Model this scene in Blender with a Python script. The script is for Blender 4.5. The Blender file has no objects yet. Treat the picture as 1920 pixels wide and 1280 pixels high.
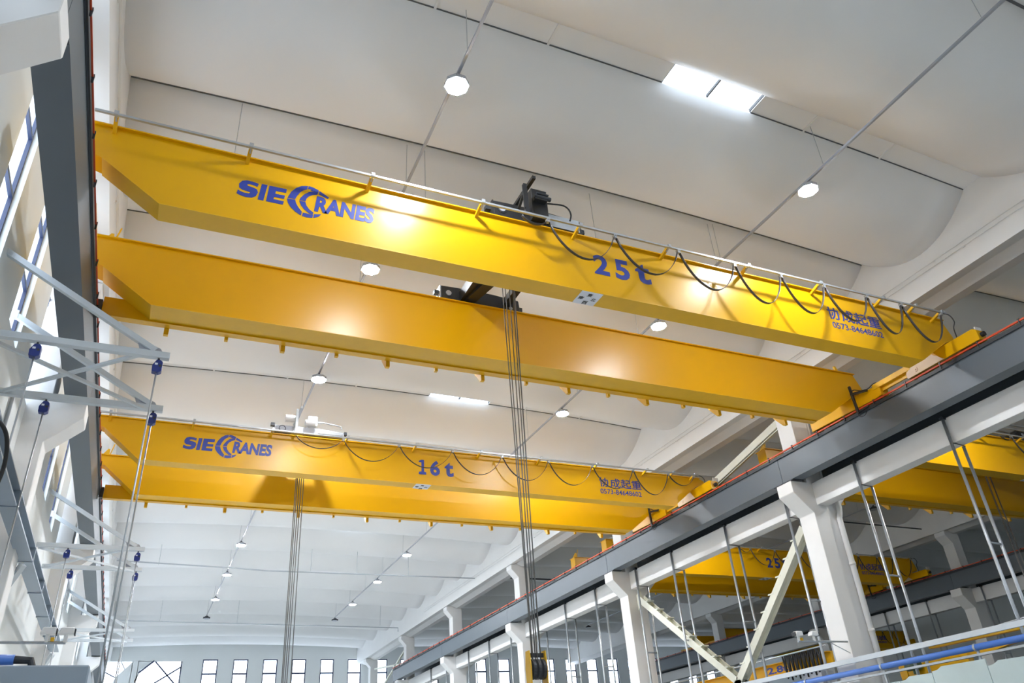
import bpy, bmesh, math, random
from mathutils import Vector, Matrix
from mathutils.geometry import tessellate_polygon
random.seed(7)
scene = bpy.context.scene
COL = scene.collection
CZ = 1.6          # eye height above the floor: all z values below are measured from the eye and lifted by CZ

# ------------------------------------------------------------------ camera
cam_d = bpy.data.cameras.new('camera')
cam_d.sensor_width = 36.0
cam_d.lens = 1448.2348 / 1920 * 36.0
cam_d.clip_start = 0.05
cam_d.clip_end = 600
cam = bpy.data.objects.new('camera', cam_d)
COL.objects.link(cam)
scene.camera = cam
RT = Vector((0.91230, -0.40432, -0.06502)).normalized()
DN = Vector((0.15397, 0.48579, -0.86041))
FW = RT.cross(DN).normalized()
DN = FW.cross(RT).normalized()
cam.matrix_world = Matrix(((RT.x, -DN.x, -FW.x, 0), (RT.y, -DN.y, -FW.y, 0), (RT.z, -DN.z, -FW.z, CZ), (0, 0, 0, 1)))

# ------------------------------------------------------------------ world, daylight, exposure
world = bpy.data.worlds.new('world')
scene.world = world
world.use_nodes = True
bg = world.node_tree.nodes['Background']
bg.inputs[0].default_value = (0.87, 0.92, 1.0, 1)
bg.inputs[1].default_value = 5.2
scene.view_settings.view_transform = 'Standard'
scene.view_settings.look = 'None'
scene.view_settings.gamma = 1
scene.view_settings.use_curve_mapping = False
scene.view_settings.exposure = 0.35
cy = scene.cycles
cy.use_denoising = True
cy.max_bounces = 8
cy.diffuse_bounces = 6
cy.glossy_bounces = 3
cy.transparent_max_bounces = 8
cy.sample_clamp_indirect = 6.0
cy.caustics_reflective = False
cy.caustics_refractive = False
LAMP_POWER = 690.0      # strength of the LED lens material

def portal(name, loc, rot, sx, sy):
    l = bpy.data.lights.new(name, 'AREA')
    l.shape = 'RECTANGLE'; l.size = sx; l.size_y = sy
    l.cycles.is_portal = True
    o = bpy.data.objects.new(name, l)
    o.location = (loc[0], loc[1], loc[2] + CZ); o.rotation_euler = rot
    COL.objects.link(o)
    return o
portal('daylight_left', (-3.72, 38, 11.0), (0, math.radians(-90), 0), 4.6, 92)
portal('daylight_end', (22, 84.5, 9.0), (math.radians(-90), 0, 0), 52, 8.4)

# ------------------------------------------------------------------ materials
MATS = {}
def mat(name, color, rough=0.5, metal=0.0, var=0.06, scale=3.0, coat=0.0, spec=0.5, bump=0.0, emit=None, estr=0.0, stain=None):
    m = bpy.data.materials.new(name); m.use_nodes = True
    nt = m.node_tree; p = nt.nodes['Principled BSDF']
    p.inputs['Roughness'].default_value = rough
    p.inputs['Metallic'].default_value = metal
    p.inputs['Coat Weight'].default_value = coat
    p.inputs['Coat Roughness'].default_value = 0.25
    p.inputs['Specular IOR Level'].default_value = spec
    tc = nt.nodes.new('ShaderNodeTexCoord')
    nz = nt.nodes.new('ShaderNodeTexNoise'); nz.inputs['Scale'].default_value = scale; nz.inputs['Detail'].default_value = 5
    nt.links.new(tc.outputs['Object'], nz.inputs['Vector'])
    mx = nt.nodes.new('ShaderNodeMix'); mx.data_type = 'RGBA'
    c = color
    mx.inputs[6].default_value = (c[0]*(1-var), c[1]*(1-var), c[2]*(1-var), 1)
    mx.inputs[7].default_value = (min(1, c[0]*(1+var)), min(1, c[1]*(1+var)), min(1, c[2]*(1+var)), 1)
    nt.links.new(nz.outputs['Fac'], mx.inputs[0])
    nt.links.new(mx.outputs[2], p.inputs['Base Color'])
    if bump:
        b = nt.nodes.new('ShaderNodeBump'); b.inputs['Strength'].default_value = bump; b.inputs['Distance'].default_value = 0.02
        nt.links.new(nz.outputs['Fac'], b.inputs['Height']); nt.links.new(b.outputs[0], p.inputs['Normal'])
    if emit:
        p.inputs['Emission Color'].default_value = (*emit, 1); p.inputs['Emission Strength'].default_value = estr
    MATS[name] = m
    return m
def srgb(r, g, b):
    f = lambda v: (v/255/12.92) if v/255 <= 0.04045 else ((v/255+0.055)/1.055)**2.4
    return (f(r), f(g), f(b))
M_YEL = mat('crane_yellow', srgb(219, 165, 0), 0.30, var=0.04, scale=1.2, coat=0.0, spec=0.42)
M_YELD = mat('bracket_yellow', srgb(222, 172, 6), 0.45, var=0.06, scale=4)
M_CREAM = mat('reflection_cream', srgb(226, 205, 180), 0.5, var=0.06)  # yellow carriage side with a bright reflection put into the colour
M_BLUE = mat('lettering_blue', srgb(42, 62, 150), 0.4, var=0.04, scale=6)
M_GREY = mat('beam_grey', srgb(86, 95, 104), 0.45, var=0.06, scale=1.0, coat=0.05)
M_CONC = mat('painted_concrete', srgb(232, 232, 232), 0.75, var=0.035, scale=1.4, bump=0.04)
M_WALL = mat('wall_paint', srgb(224, 228, 228), 0.85, var=0.03, scale=0.6)
M_CEIL = mat('roof_white', srgb(234, 235, 236), 0.85, var=0.03, scale=0.5)
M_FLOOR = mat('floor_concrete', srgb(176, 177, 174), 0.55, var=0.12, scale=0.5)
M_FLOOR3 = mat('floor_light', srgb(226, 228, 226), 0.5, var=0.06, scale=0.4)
M_FLOOR2 = mat('floor_dark', srgb(92, 98, 94), 0.6, var=0.15, scale=0.4)
M_ORANGE = mat('conductor_orange', srgb(196, 68, 28), 0.5)
M_DARK = mat('dark_housing', srgb(44, 48, 54), 0.5)
M_BLACK = mat('black_paint', srgb(34, 35, 38), 0.45, coat=0.1)
M_RUB = mat('rubber_black', srgb(30, 30, 32), 0.6)
M_CABLE = mat('flat_cable', srgb(58, 58, 62), 0.4)
M_GALV = mat('galvanised', srgb(178, 184, 190), 0.35, metal=0.6, var=0.1, scale=12)
M_STEELW = mat('white_steel', srgb(202, 210, 217), 0.45, var=0.05)
M_LOW = mat('blue_grey_steel', srgb(140, 154, 168), 0.45)
M_BRACE = mat('cream_steel', srgb(222, 222, 208), 0.5, var=0.05)
M_ROPE = mat('wire_rope', srgb(128, 128, 128), 0.4, metal=0.5, var=0.15, scale=30)
M_SILV = mat('silver_paint', srgb(168, 172, 182), 0.42, metal=0.25)
M_BOX = mat('navy_plastic', srgb(24, 44, 120), 0.4)
M_BPIPE = mat('pipe_blue', srgb(72, 120, 205), 0.35, coat=0.3)
M_FRAME = mat('window_frame_navy', srgb(52, 62, 92), 0.4)
M_PANEL = mat('sheet_panel', srgb(188, 204, 206), 0.6, var=0.04)
M_SIGN = mat('sign_white', srgb(222, 226, 236), 0.5)
M_GREEN = mat('motor_green', srgb(60, 84, 62), 0.45)
M_WHITE = mat('white_plastic', srgb(235, 236, 238), 0.35)
M_JOINT = mat('joint_shadow_gap', srgb(96, 98, 100), 0.9)  # grey with the gap shadow put into its colour; skylight frames share it
M_LENS2 = mat('led_lens_dim', (0.9, 0.9, 0.9), 0.4, emit=(1.0, 0.96, 0.88), estr=LAMP_POWER*0.9)
M_LENS = mat('led_lens', (0.9, 0.9, 0.9), 0.4, emit=(0.93, 0.96, 1.0), estr=LAMP_POWER)
def glass(name, tint=(0.93, 0.97, 1.0), gl=0.06):
    m = bpy.data.materials.new(name); m.use_nodes = True
    nt = m.node_tree; nt.nodes.clear()
    out = nt.nodes.new('ShaderNodeOutputMaterial'); mx = nt.nodes.new('ShaderNodeMixShader')
    t = nt.nodes.new('ShaderNodeBsdfTransparent'); g = nt.nodes.new('ShaderNodeBsdfGlossy')
    t.inputs[0].default_value = (*tint, 1); g.inputs['Roughness'].default_value = 0.05
    mx.inputs[0].default_value = gl
    nt.links.new(t.outputs[0], mx.inputs[1]); nt.links.new(g.outputs[0], mx.inputs[2]); nt.links.new(mx.outputs[0], out.inputs[0])
    MATS[name] = m
    return m
M_GLASS = glass('window_glass')

# ------------------------------------------------------------------ mesh builder
def smooth_path(p, n=6):
    p = [Vector(q) for q in p]; q = [p[0]] + p + [p[-1]]; r = []
    for i in range(1, len(q)-2):
        for k in range(n):
            t = k/n
            r.append(0.5*((2*q[i]) + (q[i+1]-q[i-1])*t + (2*q[i-1]-5*q[i]+4*q[i+1]-q[i+2])*t*t + (3*q[i]-q[i-1]-3*q[i+1]+q[i+2])*t**3))
    return r + [p[-1]]
class MB:
    def __init__(s): s.bm = bmesh.new()
    def box(s, x0, x1, y0, y1, z0, z1):
        v = [s.bm.verts.new(p) for p in ((x0,y0,z0),(x1,y0,z0),(x1,y1,z0),(x0,y1,z0),(x0,y0,z1),(x1,y0,z1),(x1,y1,z1),(x0,y1,z1))]
        for f in ((3,2,1,0),(4,5,6,7),(0,1,5,4),(1,2,6,5),(2,3,7,6),(3,0,4,7)): s.bm.faces.new([v[i] for i in f])
        return s
    def prism(s, pts, axis, a, b):
        """pts: polygon in the plane across `axis`; 'y': (x,z), 'x': (y,z), 'z': (x,y)"""
        def P(p, t):
            return {'y': (p[0], t, p[1]), 'x': (t, p[0], p[1]), 'z': (p[0], p[1], t)}[axis]
        A = [s.bm.verts.new(P(p, a)) for p in pts]; B = [s.bm.verts.new(P(p, b)) for p in pts]
        n = len(pts)
        s.bm.faces.new(A); s.bm.faces.new(B[::-1])
        for i in range(n): s.bm.faces.new([A[i], B[i], B[(i+1) % n], A[(i+1) % n]])
        return s
    def bar(s, p, q, w, h=None, up=(0, 0, 1)):
        h = h or w
        p = Vector(p); q = Vector(q); d = (q-p).normalized(); u = Vector(up)
        if abs(d.dot(u)) > 0.97: u = Vector((0, 1, 0))
        sd = d.cross(u).normalized(); u = sd.cross(d).normalized()
        vs = []
        for c in (p, q):
            for a, b in ((-1,-1),(1,-1),(1,1),(-1,1)):
                vs.append(s.bm.verts.new(c + sd*a*w/2 + u*b*h/2))
        for f in ((0,1,2,3),(7,6,5,4),(0,4,5,1),(1,5,6,2),(2,6,7,3),(3,7,4,0)): s.bm.faces.new([vs[i] for i in f])
        return s
    def tube(s, pts, r, n=8, cap=True, flat=1.0, flat_axis=None):
        pts = [Vector(p) for p in pts]; rings = []
        prev = None
        for i, p in enumerate(pts):
            d = (pts[min(i+1, len(pts)-1)] - pts[max(i-1, 0)]).normalized()
            if flat_axis is not None: a = Vector(flat_axis)
            elif prev is None: a = Vector((0, 0, 1)) if abs(d.z) < 0.9 else Vector((0, 1, 0))
            else: a = prev
            u = d.cross(a).normalized(); w = u.cross(d).normalized(); prev = w
            rings.append([s.bm.verts.new(p + (u*math.cos(2*math.pi*k/n)*r*(1 if flat_axis is None else 1/flat) + w*math.sin(2*math.pi*k/n)*r*flat)) for k in range(n)])
        for a, b in zip(rings, rings[1:]):
            for k in range(n): s.bm.faces.new([a[k], a[(k+1) % n], b[(k+1) % n], b[k]])
        if cap: s.bm.faces.new(rings[0][::-1]); s.bm.faces.new(rings[-1])
        return s
    def cyl(s, p, q, r, n=16): return s.tube([p, q], r, n)
    def ring(s, c, axis, r0, r1, t, n=20):
        """flat annulus/disc, axis 'x' or 'y'"""
        for k in range(n):
            a0, a1 = 2*math.pi*k/n, 2*math.pi*(k+1)/n
            q = []
            for (a, r) in ((a0, r0), (a0, r1), (a1, r1), (a1, r0)):
                q.append((math.cos(a)*r, math.sin(a)*r))
            if axis == 'x': s.prism([(c[1]+x, c[2]+z) for x, z in q], 'x', c[0]-t/2, c[0]+t/2)
            else: s.prism([(c[0]+x, c[2]+z) for x, z in q], 'y', c[1]-t/2, c[1]+t/2)
        return s

def origin_of(o):
    v = Vector((0, 0, 0))
    while o is not None:
        v += Vector(o.location); o = o.parent
    return v

def build(name, mb, material, parent=None, loc=None, smooth=False, bevel=0.0):
    bm = mb.bm
    for v in bm.verts: v.co.z += CZ
    if bevel:
        bmesh.ops.remove_doubles(bm, verts=bm.verts, dist=1e-5)
    bmesh.ops.recalc_face_normals(bm, faces=bm.faces)
    if parent is not None:
        o0 = origin_of(parent)
        c = Vector((0, 0, 0))
    else:
        o0 = Vector((0, 0, 0))
        xs = [v.co.x for v in bm.verts]; ys = [v.co.y for v in bm.verts]; zs = [v.co.z for v in bm.verts]
        c = Vector(((min(xs)+max(xs))/2, (min(ys)+max(ys))/2, min(zs)))
    for v in bm.verts: v.co -= o0 + c
    me = bpy.data.meshes.new(name); bm.to_mesh(me); bm.free()
    me.materials.append(material)
    for p in me.polygons: p.use_smooth = smooth
    o = bpy.data.objects.new(name, me); o.location = c
    COL.objects.link(o)
    if parent is not None: o.parent = parent
    if bevel:
        bv = o.modifiers.new('bevel', 'BEVEL'); bv.width = bevel; bv.segments = 1; bv.limit_method = 'ANGLE'
    return o

def empty(name, loc, label=None, cat=None, group=None):
    o = bpy.data.objects.new(name, None); o.location = (loc[0], loc[1], loc[2] + CZ)
    o.empty_display_size = 0.3
    COL.objects.link(o)
    if label: o['label'] = label
    if cat: o['category'] = cat
    if group: o['group'] = group
    return o

def tag(o, label, cat, group=None, kind=None):
    o['label'] = label; o['category'] = cat
    if group: o['group'] = group
    if kind: o['kind'] = kind
    return o

def struct(name, mb, material, parent=None, smooth=False):
    o = build(name, mb, material, parent, smooth=smooth)
    if parent is None: o['kind'] = 'structure'
    return o

def copy_tree(o, offset=(0, 0, 0), label=None, parent=None):
    c = o.copy(); COL.objects.link(c)
    if parent is not None: c.parent = parent
    else:
        c.location = Vector(o.location) + Vector(offset)
        if label: c['label'] = label
    for ch in list(o.children): copy_tree(ch, parent=c)
    return c

def text_mesh(name, body, x0, x1, z0, z1, y, parent, material=M_BLUE, bold=0.0, shear=0.0, axis='y', flip=False, rot=0.0):
    """flat painted lettering on a vertical web facing -Y (axis 'y') or on an underside facing down (axis 'z')"""
    cu = bpy.data.curves.new(name, 'FONT'); cu.body = body; cu.offset = bold; cu.shear = shear; cu.resolution_u = 3
    t = bpy.data.objects.new(name, cu); COL.objects.link(t)
    bpy.context.view_layer.update()
    me = bpy.data.meshes.new_from_object(t.evaluated_get(bpy.context.evaluated_depsgraph_get()))
    bpy.data.objects.remove(t); bpy.data.curves.remove(cu)
    bm = bmesh.new(); bm.from_mesh(me); bpy.data.meshes.remove(me)
    if rot:
        ca, sa = math.cos(rot), math.sin(rot)
        for v in bm.verts: v.co.x, v.co.y = v.co.x*ca - v.co.y*sa, v.co.x*sa + v.co.y*ca
    a = min(v.co.x for v in bm.verts); b = max(v.co.x for v in bm.verts)
    c = min(v.co.y for v in bm.verts); d = max(v.co.y for v in bm.verts)
    for v in bm.verts:
        X = x0 + (v.co.x-a)/(b-a)*(x1-x0); Z = z0 + (v.co.y-c)/(d-c)*(z1-z0)
        v.co = Vector((X, y, Z)) if axis == 'y' else Vector((X, Z, y))
    ext = bmesh.ops.extrude_face_region(bm, geom=bm.faces[:])
    dv = Vector((0, -0.004, 0)) if axis == 'y' else Vector((0, 0, -0.004))
    for g in ext['geom']:
        if isinstance(g, bmesh.types.BMVert): g.co += dv
    mb = MB(); mb.bm.free(); mb.bm = bm
    return build(name, mb, material, parent)

ORD = ['nearest', 'second', 'third', 'fourth', 'fifth', 'sixth', 'seventh', 'eighth', 'ninth', 'tenth', 'eleventh', 'twelfth', 'thirteenth', 'fourteenth', 'fifteenth', 'sixteenth']

# ================================================================== SETTING
DX = 24.5                        # distance from one hall to the next
YEND = 84.0
COLY = [-4.8, 7.65, 19.88, 32.6, 44.9, 57.0, 68.7, 80.6]     # near faces of the columns
XL, XR, XC = -2.2, 20.6, 9.2

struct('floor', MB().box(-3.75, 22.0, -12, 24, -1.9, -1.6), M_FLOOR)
struct('floor', MB().box(-3.75, 22.0, 24, YEND, -1.9, -1.6), M_FLOOR3)  # unseen far floor, made paler to bounce more light onto the roof
struct('floor', MB().box(22.0, 69.5, -12, YEND, -1.9, -1.6), M_FLOOR2)  # unseen next-hall floor, toned dark to cut the light bounced there

# roof shells: saddle shaped concrete plates, arched across the hall and sagging between their edges
JY = [-8.55, -3.9, 0.75, 5.35, 10.05, 14.4, 19.1, 23.65, 28.3, 33.0, 37.7, 42.4, 47.1, 51.8, 56.4, 61.1, 65.8, 70.5, 75.2, 79.8, 84.0]
def arch(x, xm): return 0.30*(1-((x-xm)/11.4)**2)
def shell(name, xm, y0, y1):
    bm = bmesh.new(); nx, ny = 24, 16
    x0, x1 = xm-11.6, xm+11.6
    rows = []
    for j in range(ny+1):
        t = -1 + 2*j/ny; y = y0 + (y1-y0)*j/ny; r = []
        for i in range(nx+1):
            x = x0 + (x1-x0)*i/nx
            r.append(bm.verts.new((x, y, 14.83 + arch(x, xm) - 0.98*(1-t*t))))
        rows.append(r)
    for j in range(ny):
        for i in range(nx): bm.faces.new([rows[j][i], rows[j+1][i], rows[j+1][i+1], rows[j][i+1]])
    ext = bmesh.ops.extrude_face_region(bm, geom=bm.faces[:])
    for g in ext['geom']:
        if isinstance(g, bmesh.types.BMVert): g.co.z += 0.14
    mb = MB(); mb.bm.free(); mb.bm = bm
    return struct(name, mb, M_CEIL, smooth=True)
STRIPS = [j for i, j in enumerate(JY) if i % 2 == 0 and 0 < i < 20 and j > 5]      # strips that carry skylights
for h in range(3):
    xm = XC + DX*h
    for i in range(len(JY)-1):
        a = JY[i] + (0.32 if i % 2 == 0 and i > 0 else 0.04); b = JY[i+1] - (0.32 if i % 2 == 1 and i < 19 else 0.04)
        shell('ceiling', xm, a, b)
    def strip_panel(xa, xb, y, w, z, mt=None):
        bm = bmesh.new(); n = max(2, int((xb-xa)/1.5)); mb = MB()
        for i in range(n):
            u0, u1 = xa+(xb-xa)*i/n, xa+(xb-xa)*(i+1)/n
            mb.prism([(u0, z+arch(u0, xm)), (u1, z+arch(u1, xm)), (u1, z+0.07+arch(u1, xm)), (u0, z+0.07+arch(u0, xm))], 'y', y-w, y+w)
        return struct('ceiling', mb, mt or M_CEIL)
    for y in STRIPS:
        if h < 1:
            strip_panel(xm-11.6, xm+0.6, y, 0.45, 14.885); strip_panel(xm+3.4, xm+11.6, y, 0.45, 14.885)
            # small cross battens where the strip slabs meet
            mb = MB()
            for x in (xm-8.2, xm-5.4, xm-2.6, xm+5.2, xm+8.0):
                mb.bar((x, y-0.34, 14.87+arch(x, xm)), (x, y+0.34, 14.87+arch(x, xm)), 0.06, 0.03)
            struct('trim_1', mb, M_CONC)
            strip_panel(xm-11.6, xm+0.6, y+0.315, 0.02, 14.86, M_JOINT); strip_panel(xm+3.4, xm+11.6, y+0.315, 0.02, 14.86, M_JOINT)  # thin dark strips stand in for the shadow at the far edge
        else: strip_panel(xm-11.6, xm+11.6, y, 0.45, 14.885)
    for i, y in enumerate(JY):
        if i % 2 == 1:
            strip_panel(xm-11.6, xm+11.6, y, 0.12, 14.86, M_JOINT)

WN = [0]
def wname():
    WN[0] += 1
    return 'window_%d' % WN[0]
for h in range(1):
    xm = XC + DX*h
    for y in STRIPS:
        z = 14.90 + arch(xm+2, xm)
        w = struct(wname(), MB().box(xm+0.6, xm+3.4, y-0.40, y+0.40, z+0.03, z+0.04), M_GLASS)
        f = MB().box(xm+0.56, xm+0.62, y-0.4, y+0.4, z, z+0.09).box(xm+3.38, xm+3.44, y-0.4, y+0.4, z, z+0.09).box(xm+1.98, xm+2.02, y-0.4, y+0.4, z, z+0.08)
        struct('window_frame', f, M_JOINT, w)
        portal('daylight_roof', (xm+2, y, z+0.2), (0, 0, 0), 2.8, 0.75)

# gutter beams along the roof edges
def gutter(name, xs):
    prof = [(20.65, 12.62), (21.1, 12.67), (21.5, 12.5), (21.9, 12.5), (21.9, 15.6), (20.6, 15.6), (20.6, 13.9)]
    return struct(name, MB().prism([(xs(x), z) for x, z in prof], 'y', -12, YEND), M_CONC)
gutter('trim_2', lambda x: x)
gutter('trim_3', lambda x: x + DX)
gutter('trim_4', lambda x: 2*XC - x)
struct('trim_5', MB().box(21.9, 22.2, -12, YEND, 14.2, 15.6), M_CONC)
struct('trim_6', MB().box(46.4, 46.7, -12, YEND, 14.2, 15.6), M_CONC)

FK = [0.055]
# walls
def wall_with_holes(name, axis, t0, t1, u0, u1, z0, z1, holes):
    """holes: list of (ua, ub, za, zb), non overlapping, sorted by ua; same za/zb band handled in columns"""
    mb = MB()
    def blk(a, b, c, d):
        if b-a < 1e-4 or d-c < 1e-4: return
        if axis == 'y': mb.box(a, b, t0, t1, c, d)      # wall across Y
        else: mb.box(t0, t1, a, b, c, d)
    u = u0
    for (a, b, c, d) in holes:
        blk(u, a, z0, z1); blk(a, b, z0, c); blk(a, b, d, z1); u = b
    blk(u, u1, z0, z1)
    return struct(name, mb, M_WALL)
def window(axis, t, a, b, c, d, transoms, opener=False):
    """a tall glazed window set in a wall; t = plane of the glass"""
    if axis == 'y': pane = MB().box(a, b, t, t+0.012, c, d)
    else: pane = MB().box(t-0.012, t, a, b, c, d)
    w = struct(wname(), pane, M_GLASS)
    f = MB(); k = FK[0]
    def bb(u0, u1, z0, z1):
        if axis == 'y': f.box(u0, u1, t-0.05, t+0.03, z0, z1)
        else: f.box(t-0.03, t+0.04, u0, u1, z0, z1)
    bb(a, a+k, c, d); bb(b-k, b, c, d); bb(a+k, b-k, c, c+k); bb(a+k, b-k, d-k, d)
    for z in transoms: bb(a+k, b-k, z-k*0.75, z+k*0.75)
    struct('window_frame', f, M_FRAME, w)
    return w
LW = []
y = -10.7
while y < 82:
    LW.append(y); y += 3.27
LW = [12.52 + 3.3*k for k in range(-2, 22)]
holes = [(y, y+1.32, 8.85, 13.1) for y in LW if y+1.3 < YEND]
wall_with_holes('wall_left', 'x', -3.75, -3.38, -12, YEND, -1.6, 15.8, holes)
for (a, b, c, d) in holes:
    window('x', -3.53, a, b, c, d, (10.35, 11.85))
fw = [5.77 + 2.79*k for k in range(22)]
far_holes = [(-2.6, -0.35, 10.5, 12.95), (0.2, 3.95, 10.5, 12.95)] + [(x, x+1.38, 7.6, 13.12) for x in fw]
wall_with_holes('wall_far', 'y', YEND, YEND+0.35, -3.85, 69.5, -1.6, 15.9, far_holes)
FK[0] = 0.10
for (a, b, c, d) in far_holes[2:]:
    window('y', YEND+0.12, a, b, c, d, (11.82, 9.7))
# the two wide windows at the left end of the far wall, one with a cut corner and crossing bars
w = struct(wname(), MB().box(0.2, 3.95, YEND+0.12, YEND+0.132, 10.5, 12.95), M_GLASS)
struct('window_frame', MB().bar((1.6, YEND+0.1, 12.95), (4.0, YEND+0.1, 10.5), 0.12).bar((3.95, YEND+0.1, 12.5), (0.9, YEND+0.1, 10.5), 0.12)
       .bar((0.3, YEND+0.05, 11.95), (1.5, YEND+0.05, 13.0), 0.14).bar((3.9, YEND+0.1, 10.5), (3.9, YEND+0.1, 12.95), 0.12), M_FRAME, w)
struct('trim_7', MB().prism([(0.15, 13.0), (1.42, 12.97), (0.42, 12.2), (0.05, 11.3), (0.15, 11.0)], 'y', YEND, YEND+0.3), M_WALL)
w = struct(wname(), MB().box(-2.6, -0.35, YEND+0.12, YEND+0.132, 10.5, 12.95), M_GLASS)
struct('window_frame', MB().bar((-1.3, YEND+0.1, 12.95), (-0.9, YEND+0.1, 12.3), 0.07).bar((-2.6, YEND+0.1, 12.1), (-1.6, YEND+0.1, 11.6), 0.09), M_FRAME, w)
struct('trim_8', MB().prism([(-0.3, 12.96), (-0.3, 10.4), (-2.0, 10.4), (-1.55, 11.6)], 'y', YEND, YEND+0.3), M_WALL)
struct('wall_right', MB().box(69.5, 69.8, -12, YEND+0.3, -1.6, 15.9), M_WALL)
struct('wall_back', MB().box(-3.85, 69.8, -12.3, -12, -1.6, 15.9), M_WALL)

# ================================================================== COLUMNS
def column_mesh(xc, y, side):
    """side 'both' or 'right' (hall lies to +X only)"""
    if side == 'both':
        p = [(-.51,-1.6),(-.51,7.95),(-1.24,8.66),(-1.24,9.08),(-.46,9.08),(-.46,11.85),(-.93,12.36),(-.93,12.615),(-.56,12.66),(-.16,12.495),(.24,12.495),
             (.29,12.3),(.29,9.08),(1.24,9.08),(1.24,8.66),(.51,7.95),(.51,-1.6)]
    else:
        p = [(-.16,-1.6),(-.16,12.49),(.16,12.495),(.56,12.66),(.93,12.615),(.93,12.36),(.46,11.85),(.46,9.08),(1.24,9.08),(1.24,8.66),(.51,7.95),(.51,-1.6)]
    return MB().prism([(xc+a, b) for a, b in p], 'y', y, y+0.76)
for row, (xc, side, where) in enumerate(((-3.34, 'right', 'left window wall'), (21.66, 'both', 'right side of the hall'), (21.66+DX, 'both', 'far side of the next hall'))):
    idx = 0
    for k, y in enumerate(COLY):
        if row and y < 15: continue
        if row == 0 and y < 0: continue
        if row == 2 and (y > 75): continue
        o = build('concrete_column', column_mesh(xc, y, side), M_CONC, bevel=0.015)
        tag(o, 'white concrete column with corbel, %s one along the %s' % (ORD[idx], where), 'column', 'corbelled columns of the hall')
        idx += 1

# tie beams between the columns of the two inner rows
for row, xo in ((1, 0.0), (2, DX)):
    idx = 0
    ys = [-12] + COLY[2:]
    ys = [(7.0 if row == 1 else 12.0)] + COLY[2:] + [YEND]
    for k in range(len(ys)-1):
        a = ys[k] + (0.762 if k else 0); b = ys[k+1] - 0.002
        if row == 2 and a > 70: continue
        o = build('concrete_tie_beam', MB().box(21.38+xo, 21.88+xo, a, b, 8.24, 9.05), M_CONC, bevel=0.01)
        tag(o, 'white concrete tie beam below the crane runway, %s bay of the %s column row' % (ORD[idx], ('middle', 'right hand')[row-1]), 'beam', 'tie beams between columns')
        idx += 1
# downpipe on the near column
pp = MB().tube([(22.28, 19.75, 9.0), (22.28, 19.75, 8.15), (22.2, 19.72, 7.95), (22.16, 19.76, 7.75), (22.16, 19.76, -1.6)], 0.10, 12)
for z in (6.1, 3.9): pp.tube([(22.16, 19.76, z), (22.16, 19.76, z+0.1)], 0.115, 12)
tag(build('drain_pipe', pp, M_CONC, smooth=True), 'white drain pipe with offset bend running down the near right column', 'pipe')
pp = MB().tube([(22.05, 19.95, 12.4), (22.05, 19.95, 9.1)], 0.06, 10)
tag(build('drain_pipe', pp, M_CONC, smooth=True), 'thin white pipe on the upper part of the near right column', 'pipe')

# ================================================================== RUNWAYS
RWEND = 70.0
def runway(xs, where, ymin, orange=0.045):
    """xs maps the right-runway x coordinate to this runway (shift or mirror)"""
    b = [ymin] + [y+0.38 for y in COLY if y > ymin+2 and y < 66] + [RWEND]
    for k in range(len(b)-1):
        a, c = b[k]+0.008, b[k+1]-0.008
        e = empty('runway_beam', (xs(20.67), (a+c)/2, 9.11), 'dark grey steel crane runway beam, %s length of the %s' % (ORD[k], where), 'beam', 'steel runway beams')
        x0, x1 = sorted((xs(20.42), xs(20.92)))
        build('web_box', MB().box(x0, x1, a, c, 9.11, 10.02), M_GREY, e)
        x0, x1 = sorted((xs(20.39), xs(20.96)))
        build('top_flange', MB().box(x0, x1, a, c, 10.02, 10.05), M_GREY, e)
        m = MB()
        x0, x1 = sorted((xs(20.42), xs(20.92)))
        m.box(x0, x1, a+0.05, a+0.5, 9.08, 9.11); m.box(x0, x1, c-0.5, c-0.05, 9.08, 9.11)
        build('bearing_plate', m, M_DARK, e)
    m = MB(); x = xs(20.67)
    m.box(x-0.06, x+0.06, ymin, RWEND, 10.05, 10.07).box(x-0.012, x+0.012, ymin, RWEND, 10.07, 10.14).box(x-0.035, x+0.035, ymin, RWEND, 10.14, 10.18)
    tag(build('crane_rail', m, M_DARK), 'dark steel crane rail on top of the %s' % where, 'rail')
    e = empty('conductor_rail', (xs(20.4), (ymin+RWEND)/2, 10.0), 'orange conductor rail clipped along the top edge of the %s' % where, 'rail')
    s = 1 if xs(21) > xs(20) else -1
    x0, x1 = sorted((xs(20.365), xs(20.395)))
    build('bar_housing', MB().box(x0, x1, ymin, RWEND, 9.99, 10.10), M_DARK, e)
    x0, x1 = sorted((xs(20.345), xs(20.395)))
    build('conductor_bar', MB().box(x0, x1, ymin, RWEND, 10.135, 10.135+orange), M_ORANGE, e)
    y = ymin + 0.7; k = 0; c0 = None
    while y < RWEND:
        if c0 is None:
            x0, x1 = sorted((xs(20.33), xs(20.40)))
            c0 = build('insulator_clip', MB().prism([(y-0.012, 10.03), (y+0.012, 10.03), (y+0.012, 10.13), (y+0.012, 10.13+orange), (y+0.025, 10.14+orange), (y+0.025, 10.17+orange), (y-0.025, 10.17+orange), (y-0.025, 10.14+orange), (y-0.012, 10.13+orange), (y-0.012, 10.13)], 'x', x0, x1), M_CABLE, e)
            yc0 = y
        else:
            c = c0.copy(); COL.objects.link(c); c.parent = e; c.location = (0, y-yc0, 0)
        y += 1.28; k += 1
    return e
runway(lambda x: x, 'right runway of the hall', 2.0)
runway(lambda x: 2*XC-0.09 - x, 'left runway under the windows', -6.0, 0.022)
runway(lambda x: 43.32 - x, 'runway just behind the middle columns', 4.0)
runway(lambda x: x + DX, 'far runway in the next hall', 12.0)
runway(lambda x: 43.32 - x + DX, 'runway behind the right hand columns', 14.0)

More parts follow.
